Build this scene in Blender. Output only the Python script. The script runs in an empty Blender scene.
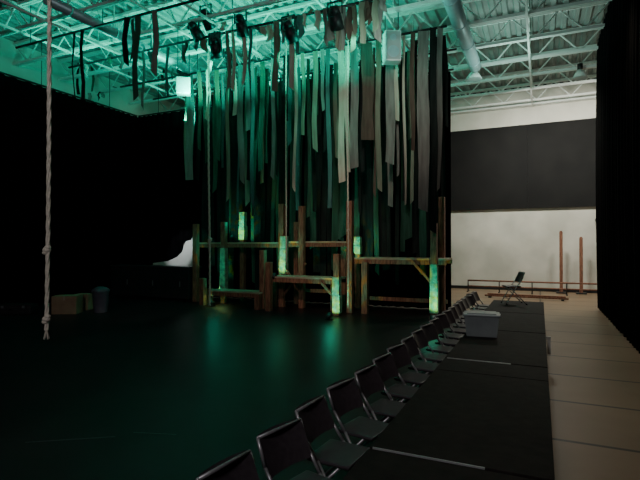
import bpy, bmesh, math, random
from mathutils import Vector, Matrix
R=random.Random(7)
H=2.1; A=math.atan(220/480); ca,sa=math.cos(A),math.sin(A)
def dep(px,Y):
    t=(px-320)/480; return Y/(ca+sa*t)
def XA(px,Y):
    t=(px-320)/480; return dep(px,Y)*(-sa+ca*t)
def ZA(px,py,Y): return H-(py-245)/480*dep(px,Y)

# ---------------- materials
def mat(name,c,rough=.6,metal=0,c2=None,scale=5,bump=0,emis=None,es=0,stretch=None,spec=None):
    m=bpy.data.materials.new(name); m.use_nodes=True; nt=m.node_tree; b=nt.nodes['Principled BSDF']
    b.inputs['Base Color'].default_value=(*c,1); b.inputs['Roughness'].default_value=rough; b.inputs['Metallic'].default_value=metal
    if spec is not None: b.inputs['Specular IOR Level'].default_value=spec
    if c2 or bump:
        tc=nt.nodes.new('ShaderNodeTexCoord'); mp=nt.nodes.new('ShaderNodeMapping'); n=nt.nodes.new('ShaderNodeTexNoise')
        nt.links.new(tc.outputs['Object'],mp.inputs[0]); nt.links.new(mp.outputs[0],n.inputs['Vector'])
        n.inputs['Scale'].default_value=scale; n.inputs['Detail'].default_value=6
        if stretch: mp.inputs['Scale'].default_value=stretch
        if c2:
            r=nt.nodes.new('ShaderNodeValToRGB'); r.color_ramp.elements[0].color=(*c,1); r.color_ramp.elements[1].color=(*c2,1)
            r.color_ramp.elements[0].position=.35; r.color_ramp.elements[1].position=.68
            nt.links.new(n.outputs[0],r.inputs[0]); nt.links.new(r.outputs[0],b.inputs['Base Color'])
        if bump:
            bp=nt.nodes.new('ShaderNodeBump'); bp.inputs['Strength'].default_value=bump; bp.inputs['Distance'].default_value=.02
            nt.links.new(n.outputs[0],bp.inputs['Height']); nt.links.new(bp.outputs[0],b.inputs['Normal'])
    if emis:
        b.inputs['Emission Color'].default_value=(*emis,1); b.inputs['Emission Strength'].default_value=es
    return m
M={}
M['curtain']=mat('black_velour',(.0015,.0015,.0017),.95,c2=(.003,.003,.0034),scale=3,spec=.04)
M['marley']=mat('black_marley_floor',(.0135,.0072,.0095),.5,c2=(.023,.0135,.017),scale=1.3,bump=.08,spec=.28)
nt=M['marley'].node_tree
n2=nt.nodes.new('ShaderNodeTexNoise'); n2.inputs['Scale'].default_value=2.2; n2.inputs['Detail'].default_value=8
mr=nt.nodes.new('ShaderNodeMapRange'); mr.inputs['To Min'].default_value=.28; mr.inputs['To Max'].default_value=.56
nt.links.new(n2.outputs[0],mr.inputs[0]); nt.links.new(mr.outputs[0],nt.nodes['Principled BSDF'].inputs['Roughness'])
M['white']=mat('white_painted_block',(.54,.53,.47),.7,c2=(.74,.72,.65),scale=.7,bump=.05)
M['panel']=mat('dark_grey_wall_pad',(.010,.010,.0105),.85,c2=(.014,.014,.014),scale=1,spec=.2)
M['deck']=mat('painted_metal_deck',(.24,.28,.27),.6,c2=(.31,.35,.33),scale=2)
M['steel']=mat('white_painted_steel',(.72,.76,.73),.5,c2=(.80,.83,.81),scale=6)
M['duct']=mat('galvanised_duct',(.36,.52,.56),.4,.3,c2=(.45,.6,.64),scale=4)
M['riser']=mat('riser_carpet_black',(.0125,.0095,.0085),.75,c2=(.022,.017,.015),scale=9,bump=.15,spec=.2)
M['alu']=mat('aluminium',(.6,.6,.6),.4,.6,c2=(.7,.7,.7),scale=20)
M['black']=mat('matt_black',(.010,.010,.011),.5,c2=(.015,.015,.016),scale=10)
M['cab']=mat('black_laminate',(.022,.021,.022),.45,c2=(.032,.03,.032),scale=5)
M['chair']=mat('grey_chair_plastic',(.05,.040,.046),.36,c2=(.066,.054,.061),scale=25)
M['frame']=mat('chair_frame_grey',(.3,.29,.3),.35,.5,c2=(.38,.37,.38),scale=30)
M['wood']=mat('stained_timber',(.14,.052,.032),.75,c2=(.37,.165,.098),scale=5,bump=.5,stretch=(6,6,.8))
M['deckw']=mat('platform_timber',(.36,.26,.19),.6,c2=(.5,.38,.28),scale=4,bump=.1,stretch=(1,5,5))
M['glow_sleeve']=mat('painted_uplight_glow',(.12,.26,.2),.75,c2=(.38,.55,.36),scale=7,bump=.4)  # pale green tint puts the uplight glow into the colour
M['rope']=mat('hemp_rope',(.5,.45,.36),.9,c2=(.7,.64,.54),scale=60,bump=.5,stretch=(1,1,.4))
M['card']=mat('cardboard',(.34,.21,.13),.85,c2=(.42,.28,.17),scale=4)
M['bin']=mat('grey_plastic_bin',(.09,.09,.12),.5,c2=(.12,.12,.15),scale=6)
M['tote']=mat('frosted_plastic',(.22,.25,.25),.35,c2=(.3,.33,.33),scale=3)
M['lid']=mat('pale_plastic_lid',(.36,.41,.41),.4,c2=(.44,.48,.48),scale=3)
M['red']=mat('red_plastic',(.3,.02,.015),.5,c2=(.35,.03,.02),scale=8)
M['teallens']=mat('teal_lens',(.1,1,.7),.4,emis=(.05,1,.6),es=4)
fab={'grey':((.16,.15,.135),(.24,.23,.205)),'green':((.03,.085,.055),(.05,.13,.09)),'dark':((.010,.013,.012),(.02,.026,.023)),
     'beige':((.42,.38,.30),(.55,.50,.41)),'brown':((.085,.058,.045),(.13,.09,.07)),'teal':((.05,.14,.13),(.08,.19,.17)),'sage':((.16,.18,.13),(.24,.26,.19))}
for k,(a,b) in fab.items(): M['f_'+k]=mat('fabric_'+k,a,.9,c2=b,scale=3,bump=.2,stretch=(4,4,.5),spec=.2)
m=mat('gym_floor_tan',(.20,.132,.076),.42,c2=(.26,.178,.107),scale=.8); M['gym']=m
nt=m.node_tree; b=nt.nodes['Principled BSDF']; tc=nt.nodes.new('ShaderNodeTexCoord')
br=nt.nodes.new('ShaderNodeTexBrick'); br.inputs['Scale'].default_value=1; br.offset=0
br.inputs['Brick Width'].default_value=60; br.inputs['Row Height'].default_value=1.45; br.inputs['Mortar Size'].default_value=.03; br.inputs['Mortar Smooth'].default_value=.1
br.inputs['Color1'].default_value=(1,1,1,1); br.inputs['Color2'].default_value=(.93,.93,.93,1); br.inputs['Mortar'].default_value=(.08,.07,.06,1)
mx=nt.nodes.new('ShaderNodeMix'); mx.data_type='RGBA'; mx.blend_type='MULTIPLY'; mx.inputs[0].default_value=1
src=b.inputs['Base Color'].links[0].from_socket
nt.links.new(tc.outputs['Object'],br.inputs['Vector']); nt.links.new(src,mx.inputs[6]); nt.links.new(br.outputs[0],mx.inputs[7]); nt.links.new(mx.outputs[2],b.inputs['Base Color'])

# ---------------- mesh builder
class B:
    def __init__(s): s.bm=bmesh.new(); s.mats=[]
    def mi(s,m):
        if m not in s.mats: s.mats.append(m)
        return s.mats.index(m)
    def box(s,c,d,m,rot=None,bev=0):
        r=bmesh.ops.create_cube(s.bm,size=1); vs=r['verts']
        bmesh.ops.scale(s.bm,vec=d,verts=vs)
        if bev:
            es=list({e for v in vs for e in v.link_edges})
            rr=bmesh.ops.bevel(s.bm,geom=es,offset=bev,segments=2,affect='EDGES',profile=.6)
            vs=list({v for f in rr['faces'] for v in f.verts}|{v for v in vs if v.is_valid})
            allv=set(vs)
            for v in list(allv):
                for f in v.link_faces: allv|=set(f.verts)
            vs=list(allv)
        if rot: bmesh.ops.transform(s.bm,matrix=rot.to_4x4(),verts=vs)
        bmesh.ops.translate(s.bm,vec=c,verts=vs)
        i=s.mi(m)
        for f in {f for v in vs for f in v.link_faces}: f.material_index=i
        return vs
    def tube(s,p,q,r,m,seg=8,r2=None):
        p=Vector(p);q=Vector(q);d=q-p
        mt=Matrix.Translation((p+q)/2)@d.to_track_quat('Z','Y').to_matrix().to_4x4()
        k=bmesh.ops.create_cone(s.bm,cap_ends=True,segments=seg,radius1=r,radius2=r if r2 is None else r2,depth=d.length,matrix=mt)
        i=s.mi(m)
        for f in {f for v in k['verts'] for f in v.link_faces}:
            f.material_index=i
            if seg>6 and len(f.verts)==4: f.smooth=True
    def ball(s,c,rx,m,rz=None):
        k=bmesh.ops.create_uvsphere(s.bm,u_segments=14,v_segments=8,radius=1)
        bmesh.ops.scale(s.bm,vec=(rx,rx,rz or rx),verts=k['verts']); bmesh.ops.translate(s.bm,vec=c,verts=k['verts'])
        i=s.mi(m)
        for f in {f for v in k['verts'] for f in v.link_faces}: f.material_index=i; f.smooth=True
    def poly(s,pts,m,smooth=False):
        vs=[s.bm.verts.new(p) for p in pts]; f=s.bm.faces.new(vs); f.material_index=s.mi(m); f.smooth=smooth; return f
    def grid(s,rows,m,smooth=True):
        V=[[s.bm.verts.new(p) for p in r] for r in rows]; i=s.mi(m)
        for a in range(len(V)-1):
            for b in range(len(V[0])-1):
                f=s.bm.faces.new((V[a][b],V[a][b+1],V[a+1][b+1],V[a+1][b])); f.material_index=i; f.smooth=smooth
    def obj(s,name,loc=(0,0,0),rz=0):
        me=bpy.data.meshes.new(name); s.bm.to_mesh(me); s.bm.free()
        for m in s.mats: me.materials.append(M[m])
        o=bpy.data.objects.new(name,me); bpy.context.collection.objects.link(o); o.location=loc; o.rotation_euler[2]=rz; return o
def inst(name,me,loc,rz=0):
    o=bpy.data.objects.new(name,me); bpy.context.collection.objects.link(o); o.location=loc; o.rotation_euler[2]=rz; return o
def slab(name,lo,hi,m):
    b=B(); lo=Vector(lo);hi=Vector(hi); b.box((lo+hi)/2,hi-lo,m); return b.obj(name)

# ---------------- room shell
XL,XR,YF,YB,ZC=-17,6,-4,24,9.35
slab('floor',(XL,YF,-.1),(XR,YB,0),'gym')
slab('wall_back',(XL,YB,0),(XR,YB+.2,ZC),'white')
slab('wall_left',(XL-.2,YF,0),(XL,YB,ZC),'white')
slab('wall_right',(XR,YF,0),(XR+.2,YB,ZC),'white')
slab('wall_front',(XL,YF-.2,0),(XR,YF,ZC),'panel')
slab('baseboard_back',(XL,YB-.02,0),(XR,YB,.14),'black')
slab('black_marley_flooring',(-16.2,-3.5,0),(-.55,15.95,.006),'marley')
b=B(); pts=[]; x=XL; k=0
while x<XR:
    pts+=[(x,0),(x+.13,0),(x+.17,.08),(x+.30,.08)]; x+=.34
b.grid([[(p[0],Y,ZC-.02+p[1]) for p in pts] for Y in (YF,10,YB)],'deck',False)
b.box(((XL+XR)/2,(YF+YB)/2,ZC+.13),(XR-XL,YB-YF,.08),'deck')
b.obj('ceiling')
zt=7.62; zb=3.78
b=B()
for i in range(2):
    x0=-7+i*6.5; b.box((x0+3.25,YB-.06,(zt+zb)/2),(6.497,.1,zt-zb),'panel',bev=.004)
b.obj('wall_pad_panel')
slab('trim_2',(XL,YB-.35,8.45),(XR,YB-.05,8.6),'steel')

# ---------------- bar joists
def joist(L,h,n):
    b=B()
    for z in (0,h):
        b.box((0,.045,z),(L,.06,.085),'steel'); b.box((0,-.045,z),(L,.06,.085),'steel')
    st=L/n
    for i in range(n):
        x=-L/2+i*st
        b.tube((x,0,h),(x+st/2,0,0),.026,'steel',6); b.tube((x+st/2,0,0),(x+st,0,h),.026,'steel',6)
    return b
jo=joist(22.9,.72,17).obj('ceiling_joist',(-5.5,9.2,8.52))
Y=9.2
for i in range(8):
    Y+=1.75; inst('ceiling_joist',jo.data,(-5.5,Y,8.52))
for X in (-14,-9.6,-5.2,-.3,3.5):
    b=B()
    for z in (8.42,9.2): b.box((X,14.5,z),(.06,18.5,.06),'steel')
    y=5.4
    while y<23.2:
        b.tube((X,y,9.2),(X,y+.8,8.42),.018,'steel',6); b.tube((X,y+.8,8.42),(X,y+1.6,9.2),.018,'steel',6); y+=1.62
    b.obj('bridging_truss')
for X in (-12.3,-8.2,-3.7):
    b=B(); b.tube((X,7,8.25),(X,15.5,8.25),.04,'steel')
    for y in (8,10.5,13,15.2): b.tube((X,y,8.25),(X,y,9.3),.012,'steel',6)
    b.obj('lighting_pipe')
for Yp in (9.4,11.2,13.4,15.1):
    b=B(); b.tube((-14.5,Yp,8.12),(-2.3,Yp,8.12),.035,'black')
    for x in range(-14,-2,3): b.tube((x+.15,Yp,8.12),(x+.15,Yp,9.3),.012,'black',6)
    b.obj('hanging_batten')
for X,r,y0,y1 in ((-2.0,.2,10,17.2),(-11.2,.14,8,17)):
    b=B(); b.tube((X,y0,8.25),(X,y1,8.25),r,'duct',20)
    y=y0+.6
    while y<y1: b.tube((X,y,8.25),(X,y+.05,8.25),r+.012,'duct',20); b.box((X,y,8.8),(.03,.03,1.0),'steel'); y+=1.5
    b.obj('air_duct')
def bay(loc):
    b=B(); b.tube((0,0,.0),(0,0,.28),.26,'steel',20,.1); b.tube((0,0,.28),(0,0,.5),.09,'black',12); b.tube((0,0,.5),(0,0,1.0),.012,'black',6); b.tube((0,0,-.02),(0,0,.0),.24,'lid',20)
    return b.obj('high_bay_light',loc)
for l in ((XA(475,17.6),17.6,7.95),(XA(581,19.5),19.5,8.1)): bay(l)

# ---------------- curtains
def curtain(name,p,q,z0,z1,amp=.07,per=.34,seed=1,bow=0):
    r=random.Random(seed); p=Vector((*p,0)); q=Vector((*q,0)); d=q-p; L=d.length; d.normalize(); nrm=Vector((-d.y,d.x,0))
    n=int(L/.055); ph=0; cols=[]
    for i in range(n+1):
        ph+=2*math.pi*.055/per*(1+.35*math.sin(i*.13)+.25*r.uniform(-1,1)); cols.append((i/n*L,math.sin(ph)))
    b=B(); rows=[]
    for z in [z0+(z1-z0)*k/6 for k in range(7)]:
        a=amp*(1.1-.5*(z-z0)/(z1-z0))
        bw=bow*math.sin(math.pi*(z-z0)/(z1-z0))
        rows.append([(p+d*s+nrm*(a*w+bw))+Vector((0,0,z)) for s,w in cols])
    b.grid(rows,'curtain'); return b.obj(name)
curtain('black_stage_curtain',(-16,-2),(-16,16.1),.03,7.7,seed=2)
curtain('black_stage_curtain',(-16.1,15.75),(-2.6,15.75),.03,7.7,.08,seed=3)
curtain('black_stage_curtain',(1.76,-2.5),(1.76,18),.04,8.7,.06,seed=4,bow=.05)
for a,c,z in (((-16,-2),(-16,15.7),7.74),((-15.95,15.75),(-2.5,15.75),7.74),((1.76,-2.5),(1.76,18.1),8.74)):
    b=B(); b.tube((*a,z),(*c,z),.035,'black')
    for i in range(6):
        f=(i+.5)/6; x=a[0]+(c[0]-a[0])*f; y=a[1]+(c[1]-a[1])*f; b.tube((x,y,z),(x,y,9.34),.012,'black',6)
    b.obj('curtain_rail')

# ---------------- hanging strips
def strip(b,X,Y,zt,zb,w,m,r):
    n=max(4,int((zt-zb)/.4)); rows=[]; a0=r.uniform(-.5,.5)+.35; tw=r.uniform(-.5,.5); ph=r.uniform(0,6); sw=r.uniform(-.06,.06)
    for i in range(n+1):
        f=i/n; z=zt+(zb-zt)*f; a=a0+tw*f+.12*math.sin(f*5+ph)
        cx=X+sw*f+.015*math.sin(f*7+ph); cy=Y+.03*math.sin(f*6+ph)
        ww=w*(1+.07*math.sin(f*9+ph)+.05*r.uniform(-1,1))/2
        dz=r.uniform(-.1,.1) if i==n else 0
        row=[]
        for k in (-1,0,1):
            row.append((cx+k*ww*math.cos(a)-.02*(k==0)*math.sin(a),cy+k*ww*math.sin(a)+.02*(k==0)*math.cos(a),z+dz*k))
        rows.append(row)
    b.grid(rows,m)
def field(x0,x1,step,Ys,zt,yb,ws,pal,seed):
    r=random.Random(seed); b=B(); x=x0
    while x<x1:
        Yv=r.choice(Ys)+r.uniform(-.12,.12); py=r.uniform(*yb(x)); z=ZA(x,py,Yv)
        strip(b,XA(x,Yv),Yv,zt,max(z,.3),r.uniform(*ws),'f_'+r.choice(pal(x)),r); x+=step*r.uniform(.5,1.5)
    return b
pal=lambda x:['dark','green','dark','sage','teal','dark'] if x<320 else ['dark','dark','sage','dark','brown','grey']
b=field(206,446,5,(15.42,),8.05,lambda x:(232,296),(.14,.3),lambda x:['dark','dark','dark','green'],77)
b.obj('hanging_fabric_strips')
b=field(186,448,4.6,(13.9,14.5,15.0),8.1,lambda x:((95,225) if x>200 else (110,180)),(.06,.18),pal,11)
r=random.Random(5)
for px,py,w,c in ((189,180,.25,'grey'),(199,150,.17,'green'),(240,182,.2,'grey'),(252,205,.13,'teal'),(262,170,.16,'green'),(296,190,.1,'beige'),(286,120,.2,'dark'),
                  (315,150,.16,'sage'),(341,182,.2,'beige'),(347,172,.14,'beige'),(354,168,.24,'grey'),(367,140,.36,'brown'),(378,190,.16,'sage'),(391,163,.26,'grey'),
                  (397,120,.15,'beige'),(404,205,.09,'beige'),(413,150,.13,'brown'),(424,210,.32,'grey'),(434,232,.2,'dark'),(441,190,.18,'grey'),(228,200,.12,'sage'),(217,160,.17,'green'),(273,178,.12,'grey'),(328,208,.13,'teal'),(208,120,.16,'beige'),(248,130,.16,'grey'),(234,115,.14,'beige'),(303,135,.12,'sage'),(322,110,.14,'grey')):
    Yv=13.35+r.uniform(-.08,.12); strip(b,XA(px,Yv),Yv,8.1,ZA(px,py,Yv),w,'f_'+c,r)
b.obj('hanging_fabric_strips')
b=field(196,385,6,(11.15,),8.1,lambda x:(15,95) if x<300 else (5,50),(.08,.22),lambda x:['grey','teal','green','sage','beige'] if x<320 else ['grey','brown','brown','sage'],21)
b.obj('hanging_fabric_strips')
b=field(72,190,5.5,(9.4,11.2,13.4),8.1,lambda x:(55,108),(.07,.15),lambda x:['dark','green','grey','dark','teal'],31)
b.obj('hanging_fabric_strips')

# ---------------- timber platforms
PW=.18
def post(b,px,ytop,Y,w=PW,m='wood'):
    X=XA(px,Y); zt=ZA(px,ytop,Y); b.box((X,Y,zt/2+.003),(w,w,zt-.006),m,bev=.012); return X,zt
def deck(b,pa,pb,py,Y0,Y1,t=.05):
    xa,xb=XA(pa,Y0),XA(pb,Y0); z=ZA((pa+pb)/2,py,Y0); n=max(2,int((Y1-Y0)/.2)); s=(Y1-Y0)/n
    for i in range(n): b.box(((xa+xb)/2,Y0+s*(i+.5),z),(xb-xa,s-.01,t),'deckw',bev=.005)
    for Y in (Y0+.04,Y1-.04): b.box(((xa+xb)/2,Y,z-t/2-.07),(xb-xa,.05,.13),'wood')
    return xa,xb,z
def brace(b,p,q,w=.07):
    p=Vector(p);q=Vector(q);d=q-p; b.box((p+q)/2,(w,w,d.length),'wood',rot=d.to_track_quat('Z','Y').to_matrix())
def glow_sleeve(b,px,y0,y1,Y):  # added pale sleeves on the posts, only where the glow falls
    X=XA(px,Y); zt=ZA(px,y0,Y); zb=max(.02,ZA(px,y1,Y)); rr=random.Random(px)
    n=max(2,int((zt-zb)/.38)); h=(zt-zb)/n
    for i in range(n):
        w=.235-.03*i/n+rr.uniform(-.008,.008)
        b.box((X+rr.uniform(-.01,.01),Y,zb+h*(i+.5)),(w,w,h*.99),'glow_sleeve',rot=None,bev=.012)
b=B(); Y0,Y1=14.0,15.1
xa,xb,z=deck(b,354,446,259,Y0,Y1)
for px,yt,Y in ((365,262,Y0-.1),(434,223,Y0-.1),(442,197,Y1),(350,201,Y0-.12),(358,236,Y1)): post(b,px,yt,Y)
X=XA(434,Y0-.1); brace(b,(X,Y0-.1,z-.75),(X-.6,Y0-.1,z-.1)); 
b.box(((xa+xb)/2,Y1,.35),(xb-xa-.3,.08,.12),'wood')
glow_sleeve(b,434,264,313,Y0-.1); glow_sleeve(b,358,237,254,Y1)
b.obj('timber_platform')
b=B(); Y0,Y1=14.35,15.2
xa,xb,z=deck(b,196,282,243,Y0,Y1)
xa2,xb2,z2=deck(b,284,347,242,Y0,Y1)
for px,yt,Y in ((196,224,Y0-.1),(224,222,Y0-.1),(243,212,Y1),(282,204,Y0-.1),(302,206,Y0-.1),(297,222,Y1),(344,244,Y1)): post(b,px,yt,Y)
X=XA(282,Y0-.1); brace(b,(X,Y0-.1,.3),(X+.9,Y0-.1,1.5)); X=XA(302,Y0-.1); brace(b,(X,Y0-.1,.5),(X-.7,Y0-.1,1.4))
b.box(((xa2+xb2)/2,Y1,.5),(xb2-xa2,.07,.12),'wood')
glow_sleeve(b,243,212,240,Y1); glow_sleeve(b,224,248,290,Y0-.1); glow_sleeve(b,284,236,274,Y0-.1)
b.obj('timber_platform')
b=B(); Y0,Y1=13.3,14.1
deck(b,268,339,278,Y0,Y1)
for px,yt,Y in ((269,262,Y0-.1),(263,250,Y0+.3),(337,254,Y0-.1),(274,275,Y1),(334,280,Y1-.1)): post(b,px,yt,Y)
X=XA(337,Y0-.1); brace(b,(X,Y0-.1,.45),(X-.5,Y0-.1,.95))
glow_sleeve(b,337,277,313,Y0-.1)
b.obj('timber_platform')
b=B(); Y0,Y1=13.4,14.1
xa,xb,z=deck(b,208,261,292,Y0,Y1)
for px,yt,Y in ((203,278,Y0+.1),(210,288,Y1),(258,294,Y0-.09)): post(b,px,yt,Y)
b.obj('timber_platform')

def L(kind,name,loc,e,col,size=.1,target=None,spot=None,blend=.6,sy=None):
    l=bpy.data.lights.new(name,kind); l.energy=e; l.color=col
    if kind=='AREA':
        l.size=size
        if sy: l.shape='RECTANGLE'; l.size_y=sy
    else: l.shadow_soft_size=size
    if kind=='SPOT': l.spot_size=math.radians(spot); l.spot_blend=blend
    o=bpy.data.objects.new(name,l); bpy.context.collection.objects.link(o); o.location=loc
    if target is not None: o.rotation_euler=(Vector(target)-Vector(loc)).to_track_quat('-Z','Y').to_euler()
    return o
def gobo(o,sc):
    l=o.data; l.use_nodes=True; nt=l.node_tree; em=[n for n in nt.nodes if n.type=='EMISSION'][0]
    tc=nt.nodes.new('ShaderNodeTexCoord'); n=nt.nodes.new('ShaderNodeTexNoise'); n.inputs['Scale'].default_value=sc; n.inputs['Detail'].default_value=1
    r=nt.nodes.new('ShaderNodeValToRGB'); e=r.color_ramp.elements; e[0].position=.5; e[0].color=(0,.72,.5,1); e[1].position=.62; e[1].color=(.8,.85,.05,1)
    nt.links.new(tc.outputs['Normal'],n.inputs['Vector']); nt.links.new(n.outputs[0],r.inputs[0]); nt.links.new(r.outputs[0],em.inputs['Color'])
for px,ym,Y,zf,e in ((243,226,15.2,2.25,70),(224,268,14.25,.0,190),(284,254,14.25,1.0,75),(337,294,13.2,0,60),(358,246,15.1,1.66,42),(434,288,13.9,0,75)):
    X=XA(px,Y); zm=ZA(px,ym,Y); ly=Y-.85; 
    b=B(); d=(Vector((X,Y,zm))-Vector((X+.12,ly,zf+.14))).normalized()
    b.tube((0,0,.14),Vector((0,0,.14))+d*.02,.075,'black',14); b.tube(Vector((0,0,.14))-d*.16,(0,0,.14),.05,'black',14,.075)
    for s in (-1,1): b.box((s*.09,0,.07),(.012,.04,.14),'black')
    b.box((0,0,.008),(.2,.12,.012),'black'); b.obj('floor_uplight',(X+.12,ly,zf+.008))
    o=L('SPOT','uplight_beam',Vector((X+.12,ly,zf+.15))+d*.04,e,(1,1,1),.03,(X,Y,zm),80,.5); gobo(o,9)
    L('POINT','green_spill',(X+.1,ly+.1,zm+.1),5,(.0,1,.62),.1)

# ---------------- risers
def riser(y0,y1,x0=-1.16,x1=.08,z=.6,line=True,foot=False):
    b=B(); cx=(x0+x1)/2; cy=(y0+y1)/2
    b.box((cx,cy,z-.03),(x1-x0,y1-y0,.06),'riser',bev=.006)
    b.box((cx,cy,z-.1),(x1-x0-.04,y1-y0-.04,.08),'black')
    if line: b.box((cx-.2,y0-.004,z-.006),(x1-x0-.45,.008,.014),'alu')
    for xx in (x0+.06,x1-.06):
        for yy in (y0+.08,y1-.08):
            b.tube((xx,yy,0),(xx,yy,z-.1),.024,'black'); b.tube((xx,yy,0.0),(xx,yy,.03),.035,'black')
        b.tube((xx,y0+.08,.2),(xx,y1-.08,.2),.012,'black',6)
    if foot: b.box((x1+.05,y1-.1,.42),(.05,.05,.28),'white',bev=.006); b.box((x1+.01,y1-.1,.555),(.13,.05,.04),'white')
    return b.obj('stage_riser')
riser(.92,3.38,line=False); riser(3.42,5.86); riser(5.88,6.5,line=False); riser(6.54,8.98,foot=True); riser(9.02,11.46,line=False); riser(11.5,13.94,line=False)

# ---------------- folding chair
def chair():
    b=B(); w=.215
    for s in (-1,1):
        pts=[(.24,0),(.20,.10),(-.02,.46),(-.14,.62),(-.21,.80)]
        for p,q in zip(pts,pts[1:]): b.tube((p[0],s*w,p[1]),(q[0],s*w,q[1]),.013,'frame'); b.ball((q[0],s*w,q[1]),.013,'frame')
        b.tube((.15,s*(w-.03),.43),(-.27,s*(w-.03),0),.012,'frame')
        b.tube((.24,s*w,0),(.235,s*w,.035),.018,'black'); b.tube((-.27,s*(w-.03),0),(-.25,s*(w-.03),.03),.018,'black')
    b.tube((-.21,-w,.80),(-.21,w,.80),.013,'frame')
    b.tube((-.17,-w+.03,.105),(-.17,w-.03,.105),.01,'frame'); b.tube((.17,-w,.15),(.17,w,.15),.01,'frame')
    for off,flip in ((0,0),(.018,1)):
        rows=[]
        for i in range(6):
            f=i/5; z=.56+.25*f; x0=-.105-.115*f
            rows.append([(x0-.035*(1-(y/w)**2)+off,y,z) for y in [w*(k/5-1) for k in range(11)]])
        b.grid(rows,'chair')
    b.box((.055,0,.45),(.37,.40,.03),'chair',bev=.014)
    b.box((.055,0,.437),(.34,.36,.02),'black')
    return b
cm=chair().obj('folding_chair',(0,0,0))
ys=[1.72]; 
while ys[-1]<13.6: ys.append(ys[-1]+.60)
rc=random.Random(3)
for i,y in enumerate(ys):
    loc=(-1.47+rc.uniform(-.03,.02),y,.007); rz=math.radians(-9+rc.uniform(-6,6))
    if i==0: cm.location=loc; cm.rotation_euler[2]=rz
    else: inst('folding_chair',cm.data,loc,rz)
inst('folding_chair',cm.data,(-.62,13.2,.602),math.radians(200))
# storage tote
b=B()
rows=[]
for z,s in ((0,.86),(.02,.88),(.34,1.0)):
    rows.append([(sx*.27*s,sy*.2*s,z) for sx,sy in ((-1,-1),(1,-1),(1,1),(-1,1),(-1,-1))])
b.grid(rows,'tote',False); b.poly([(-.23,-.17,0),(.23,-.17,0),(.23,.17,0),(-.23,.17,0)],'tote')
b.box((0,0,.35),(.57,.44,.03),'lid',bev=.012); b.box((0,0,.372),(.46,.33,.02),'lid',bev=.008)
for s in (-1,1): b.box((s*.285,0,.33),(.03,.14,.06),'lid',bev=.008)
b.obj('storage_tote',(-.89,8.4,.602),.1)

# ---------------- ropes
def rope(px,Y,x_top_off,pyb,r,knots,name='hanging_rope'):
    X=XA(px,Y); zb=ZA(px,pyb,Y); b=B(); zt=9.3
    for k in range(3):
        N=int((zt-zb)/(r*3)); N=min(N,260); V=[]
        for i in range(N+1):
            f=i/N; a=i*.9+k*2.094; c=Vector((X+x_top_off*f+.01*math.sin(f*9)+r*.5*math.cos(a),Y+r*.5*math.sin(a),zb+(zt-zb)*f))
            V.append([(c.x+r*.55*math.cos(t),c.y+r*.55*math.sin(t),c.z) for t in [2*math.pi*j/6 for j in range(7)]])
        b.grid(V,'rope')
    for py in knots:
        z=ZA(px,py,Y)
        b.ball((X,Y,z),r*1.9,'rope',r*1.6); b.ball((X+r*.6,Y,z+r*1.2),r*1.5,'rope',r*1.1); b.ball((X-r*.4,Y-r*.4,z-r*1.3),r*1.5,'rope',r)
    for j in range(7):
        b.tube((X,Y,zb+.02),(X+r*1.2*math.cos(j),Y+r*1.2*math.sin(j),zb-.1),r*.3,'rope',5,r*.1)
    b.obj(name)
rope(47,3.6,.06,330,.024,(250,319))
rope(210,12.6,-.1,303,.035,(240,))
rope(348,13.0,.0,305,.022,(230,))
rope(286,13.1,.0,262,.022,())

# ---------------- lighting fixtures, speakers
def par(px,py,Y,aim=.5):
    X=XA(px,Y); z=ZA(px,py,Y); b=B()
    d=Vector((.3*aim,.6,-.75)).normalized()
    b.tube((0,0,0),d*.38,.14,'black',16,.18); b.tube(d*-.16,(0,0,0),.09,'black',14,.14); b.tube(d*.375,d*.385,.16,'teallens' if aim>.8 else 'black',16)
    for s in (-1,1): b.box((s*.19,0,.12),(.02,.05,.32),'black')
    b.box((0,0,.28),(.4,.05,.02),'black'); b.tube((0,0,.27),(0,0,max(8.12-z,.3)),.022,'black',8)
    b.obj('stage_spotlight',(X,Y,z))
for p in ((193,26,11.0,.5),(214,42,11.0,-.5),(181,70,13.2,.4),(228,55,13.1,.3),(205,14,11.0,.2),(288,26,10.95,.2),(240,20,11.0,-.4),(335,12,10.95,-.3)): par(*p)
def speaker(px,py,Y,w,h,rz):
    X=XA(px,Y); z=ZA(px,py,Y); b=B()
    b.box((0,0,0),(w,w*.8,h),'steel',bev=.03); b.box((0,-w*.4-.005,0),(w*.86,.015,h*.9),'lid',bev=.004)
    b.tube((0,-w*.4-.016,-h*.2),(0,-w*.4-.01,-h*.2),w*.36,'duct',20); b.tube((0,-w*.4-.016,h*.25),(0,-w*.4-.01,h*.25),w*.2,'duct',16)
    for s in (-1,1): b.tube((s*w*.4,0,h/2),(s*w*.4,0,9.3-z),.012,'black',6)
    b.obj('hanging_loudspeaker',(X,Y,z),rz)
speaker(392,47,12.9,.46,.85,.5); speaker(183,86,12.6,.46,.56,.6)

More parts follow.
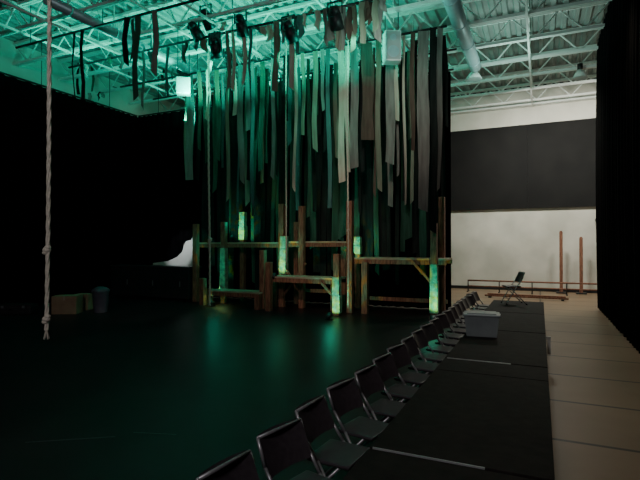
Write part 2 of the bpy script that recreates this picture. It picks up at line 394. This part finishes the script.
# ---------------- items at left rear
Y=14.4; x0,x1=XA(118,Y),XA(197,Y)-.08; w=x1-x0; h=ZA(160,266,Y); b=B()
b.box((0,0,h/2+.05),(w,.7,h-.1),'cab',bev=.02); b.box((0,0,h-.02),(w+.06,.76,.05),'chair',bev=.01)
for i in range(3): b.box((-w/3+i*w/3,-.355,h/2+.02),(w/3-.05,.02,h-.3),'cab',bev=.01); b.box((-w/3+i*w/3+.25,-.375,h/2),(.03,.03,.2),'frame')
for sx in (-1,1):
    for sy in (-1,1): b.tube((sx*(w/2-.15),sy*.25,0),(sx*(w/2-.15),sy*.25,.1),.05,'black',10)
b.obj('black_prop_cabinet',((x0+x1)/2,Y,.007))
Y=15.3; b=B(); out=[(153,266),(153,263),(168,261),(177,257),(182,252),(184,245),(186,241),(191,240),(195,232),(197,226),(197,300),(153,300)]
P=[(XA(a,Y),ZA(a,c,Y)) for a,c in out]; P=[(x,max(z,.01)) for x,z in P]
b.poly([(x,Y,z) for x,z in P],'white'); b.poly([(x,Y+.03,z) for x,z in reversed(P)],'white')
for i in range(len(P)):
    a,c=P[i],P[(i+1)%len(P)]; b.poly([(a[0],Y,a[1]),(a[0],Y+.03,a[1]),(c[0],Y+.03,c[1]),(c[0],Y,c[1])],'white')
b.obj('curtain_gap_standin')  # white sheet standing in for wall seen through a curtain gap
L('SPOT','added_gap_fill',(XA(172,14.0)-.4,13.4,3.2),190,(.85,.92,1),.08,(XA(180,15.3),15.3,2.1),40,.4)  # unseen spot added to brighten the white sheet behind the cabinet
# cardboard boxes
def carton(X,Y,w,d,h,rz):
    b=B()
    for c,s in (((0,-d/2,h/2),(w,.01,h)),((0,d/2,h/2),(w,.01,h)),((-w/2,0,h/2),(.01,d,h)),((w/2,0,h/2),(.01,d,h)),((0,0,.006),(w,d,.01))): b.box(c,s,'card')
    b.box((0,-d/4,h),(w,d/2-.006,.008),'card'); b.box((0,d/4,h),(w,d/2-.006,.008),'card'); b.box((0,0,h+.006),(w,.06,.003),'deckw'); b.box((0,-d/2-.007,h-.06),(.06,.003,.12),'deckw')
    b.obj('cardboard_box',(X,Y,.008),rz)
Y=10.2; X=XA(68,Y); carton(X,Y,.72,.5,.54,.5); carton(X-.3,Y+.85,.5,.4,.5,.3)
Y=10.8; X=XA(101,Y); b=B(); rows=[]
for z,r_ in ((0,.2),(.62,.25),(.64,.27),(.69,.27),(.74,.22),(.79,.1),(.80,.0)):
    rows.append([(r_*math.cos(t),r_*math.sin(t),z) for t in [2*math.pi*k/20 for k in range(21)]])
b.grid(rows,'bin'); b.box((0,-.26,.67),(.14,.04,.04),'bin'); b.obj('trash_bin',(X,Y,.007))
Y=9.4; X=XA(18,Y); b=B(); b.box((0,0,.17),(1.0,.5,.3),'cab',bev=.02); b.box((0,0,.24),(1.02,.52,.015),'chair')
for s in (-1,1): b.box((s*.3,-.26,.25),(.07,.02,.07),'frame')
b.tube((-.12,-.28,.17),(.12,-.28,.17),.012,'black'); b.obj('equipment_case',(X,Y,.007),.5)
L('SPOT','prop_corner_light',(-6.5,4.5,4),340,(1,.9,.8),.1,(-10.6,10.3,.6),18,.8)

b=B()
for x,y,l,a in ((-4.6,3.6,.9,.6),(-3.9,4.1,.5,.3),(-7.5,8,.4,.2),(-5.5,9.5,.3,1.1)):
    b.box((x,y,.0075),(l,.02,.002),'chair',rot=Matrix.Rotation(a,3,'Z'))
b.obj('floor_tape_marks')

# ---------------- far right wall items
Yw=23.4
for px,yt in ((561,232),(581,238)):
    b=B(); X=XA(px,Yw); z=ZA(px,yt,Yw); b.box((0,0,z/2),(.13,.13,z),'wood',bev=.01); b.box((0,0,.03),(.4,.4,.05),'black',bev=.01); b.tube((0,0,z),(0,0,z+.05),.05,'wood')
    b.obj('timber_post',(X,Yw,0.001))
b=B(); Yb=22.6; x0,x1=XA(468,Yb),XA(603,Yb)
zr=ZA(530,282,Yb); b.tube((x0,Yb,zr),(x1,Yb,zr),.035,'wood'); b.tube((x0,Yb,zr-.25),(x1,Yb,zr-.25),.025,'wood')
for i in range(5):
    x=x0+(x1-x0)*i/4; b.tube((x,Yb,.03),(x,Yb,zr+.02),.025,'black'); b.box((x,Yb,.02),(.06,.5,.035),'black')
b.obj('ballet_barre')
b=B(); b.box((0,0,.08),(3.0,.16,.06),'wood',bev=.01); b.box((0,.02,.14),(2.8,.12,.05),'wood',bev=.01)
for s in (-1,1): b.box((s*1.3,0,.025),(.1,.3,.05),'black')
b.obj('timber_plank_stack',(XA(525,20.3),20.3,.001),-.05)
b=B(); X=XA(599,23.9); b.tube((0,.05,0),(0,-.02,0),.14,'black',20); b.tube((0,-.02,0),(0,-.06,0),.1,'red',20,.07); b.tube((0,-.06,0),(0,-.08,0),.03,'black',10); b.obj('alarm_bell',(X,23.93,ZA(597,220,23.9)))

# ---------------- lights
T=(.0,1,.66)
for x,y,e in ((-13,10.3,90),(-10.3,12.3,140),(-7.6,12.2,110),(-5.0,12.1,75),(-8.6,16.6,110),(-12.5,14.6,85),(-5,16.8,65)):
    L('AREA','teal_uplight',(x,y,6.9 if y<16 else 7.2),e,T,.3,(x+.1,y+.2,9.3))
L('AREA','ceiling_bounce',(-.9,16.5,6.8),58,(.62,1,.86),.8,(-.6,17,9.3))
L('AREA','ceiling_bounce',(-3.0,10.5,6.6),26,(.5,1,.86),.8,(-3.0,13,9.3))
for x,y,tx,e in ((-8.6,10.8,-7.6,240),(-6.2,10.8,-6,160),(-4.2,10.8,-4.2,70)):
    L('SPOT','teal_stage_spot',(x,y,7.4),e,T,.08,(tx,14.8,4.8),46,.9)
L('SPOT','green_floor_spot',(-6,9.5,7.4),70,(.0,1,.6),.1,(-5.6,12.0,0),34,1)
L('SPOT','warm_front_spot',(-4.5,4.5,7.5),950,(1,.74,.6),.12,(-6,14.4,1.6),30,.9)
L('SPOT','warm_front_spot',(-2.5,6,7.0),640,(1,.9,.8),.12,(-4.4,14.0,5.4),42,.9)
L('AREA','gym_light',(-.6,20.2,8.1),370,(1,.97,.85),1.0,(-.3,22.4,2),sy=.6)
L('AREA','gym_light',(2.6,20.5,8.1),230,(1,.97,.85),1.0,(1.5,23,2),sy=.6)
L('SPOT','aisle_light',(1.0,12,8.1),290,(1,.86,.66),.2,(.9,9.5,0),62,.9)
L('SPOT','aisle_light',(1.0,4,8.1),145,(1,.86,.66),.2,(.9,5.2,0),55,.9)
L('AREA','added_front_fill',(-1.5,-2.5,6.5),170,(1,.95,.98),1.5,(-7,10,2.5))  # unseen area fill behind the camera, added to brighten rope and props

cd=bpy.data.cameras.new('camera'); cd.lens=27; cd.sensor_width=36; cd.clip_end=200
cam=bpy.data.objects.new('camera',cd); bpy.context.collection.objects.link(cam)
cam.location=(0,0,H); cam.rotation_euler=(math.radians(90)+math.atan(5/480),0,A)
bpy.context.scene.camera=cam
w=bpy.data.worlds.new('world'); bpy.context.scene.world=w; w.use_nodes=True
w.node_tree.nodes['Background'].inputs[0].default_value=(.01,.012,.012,1)
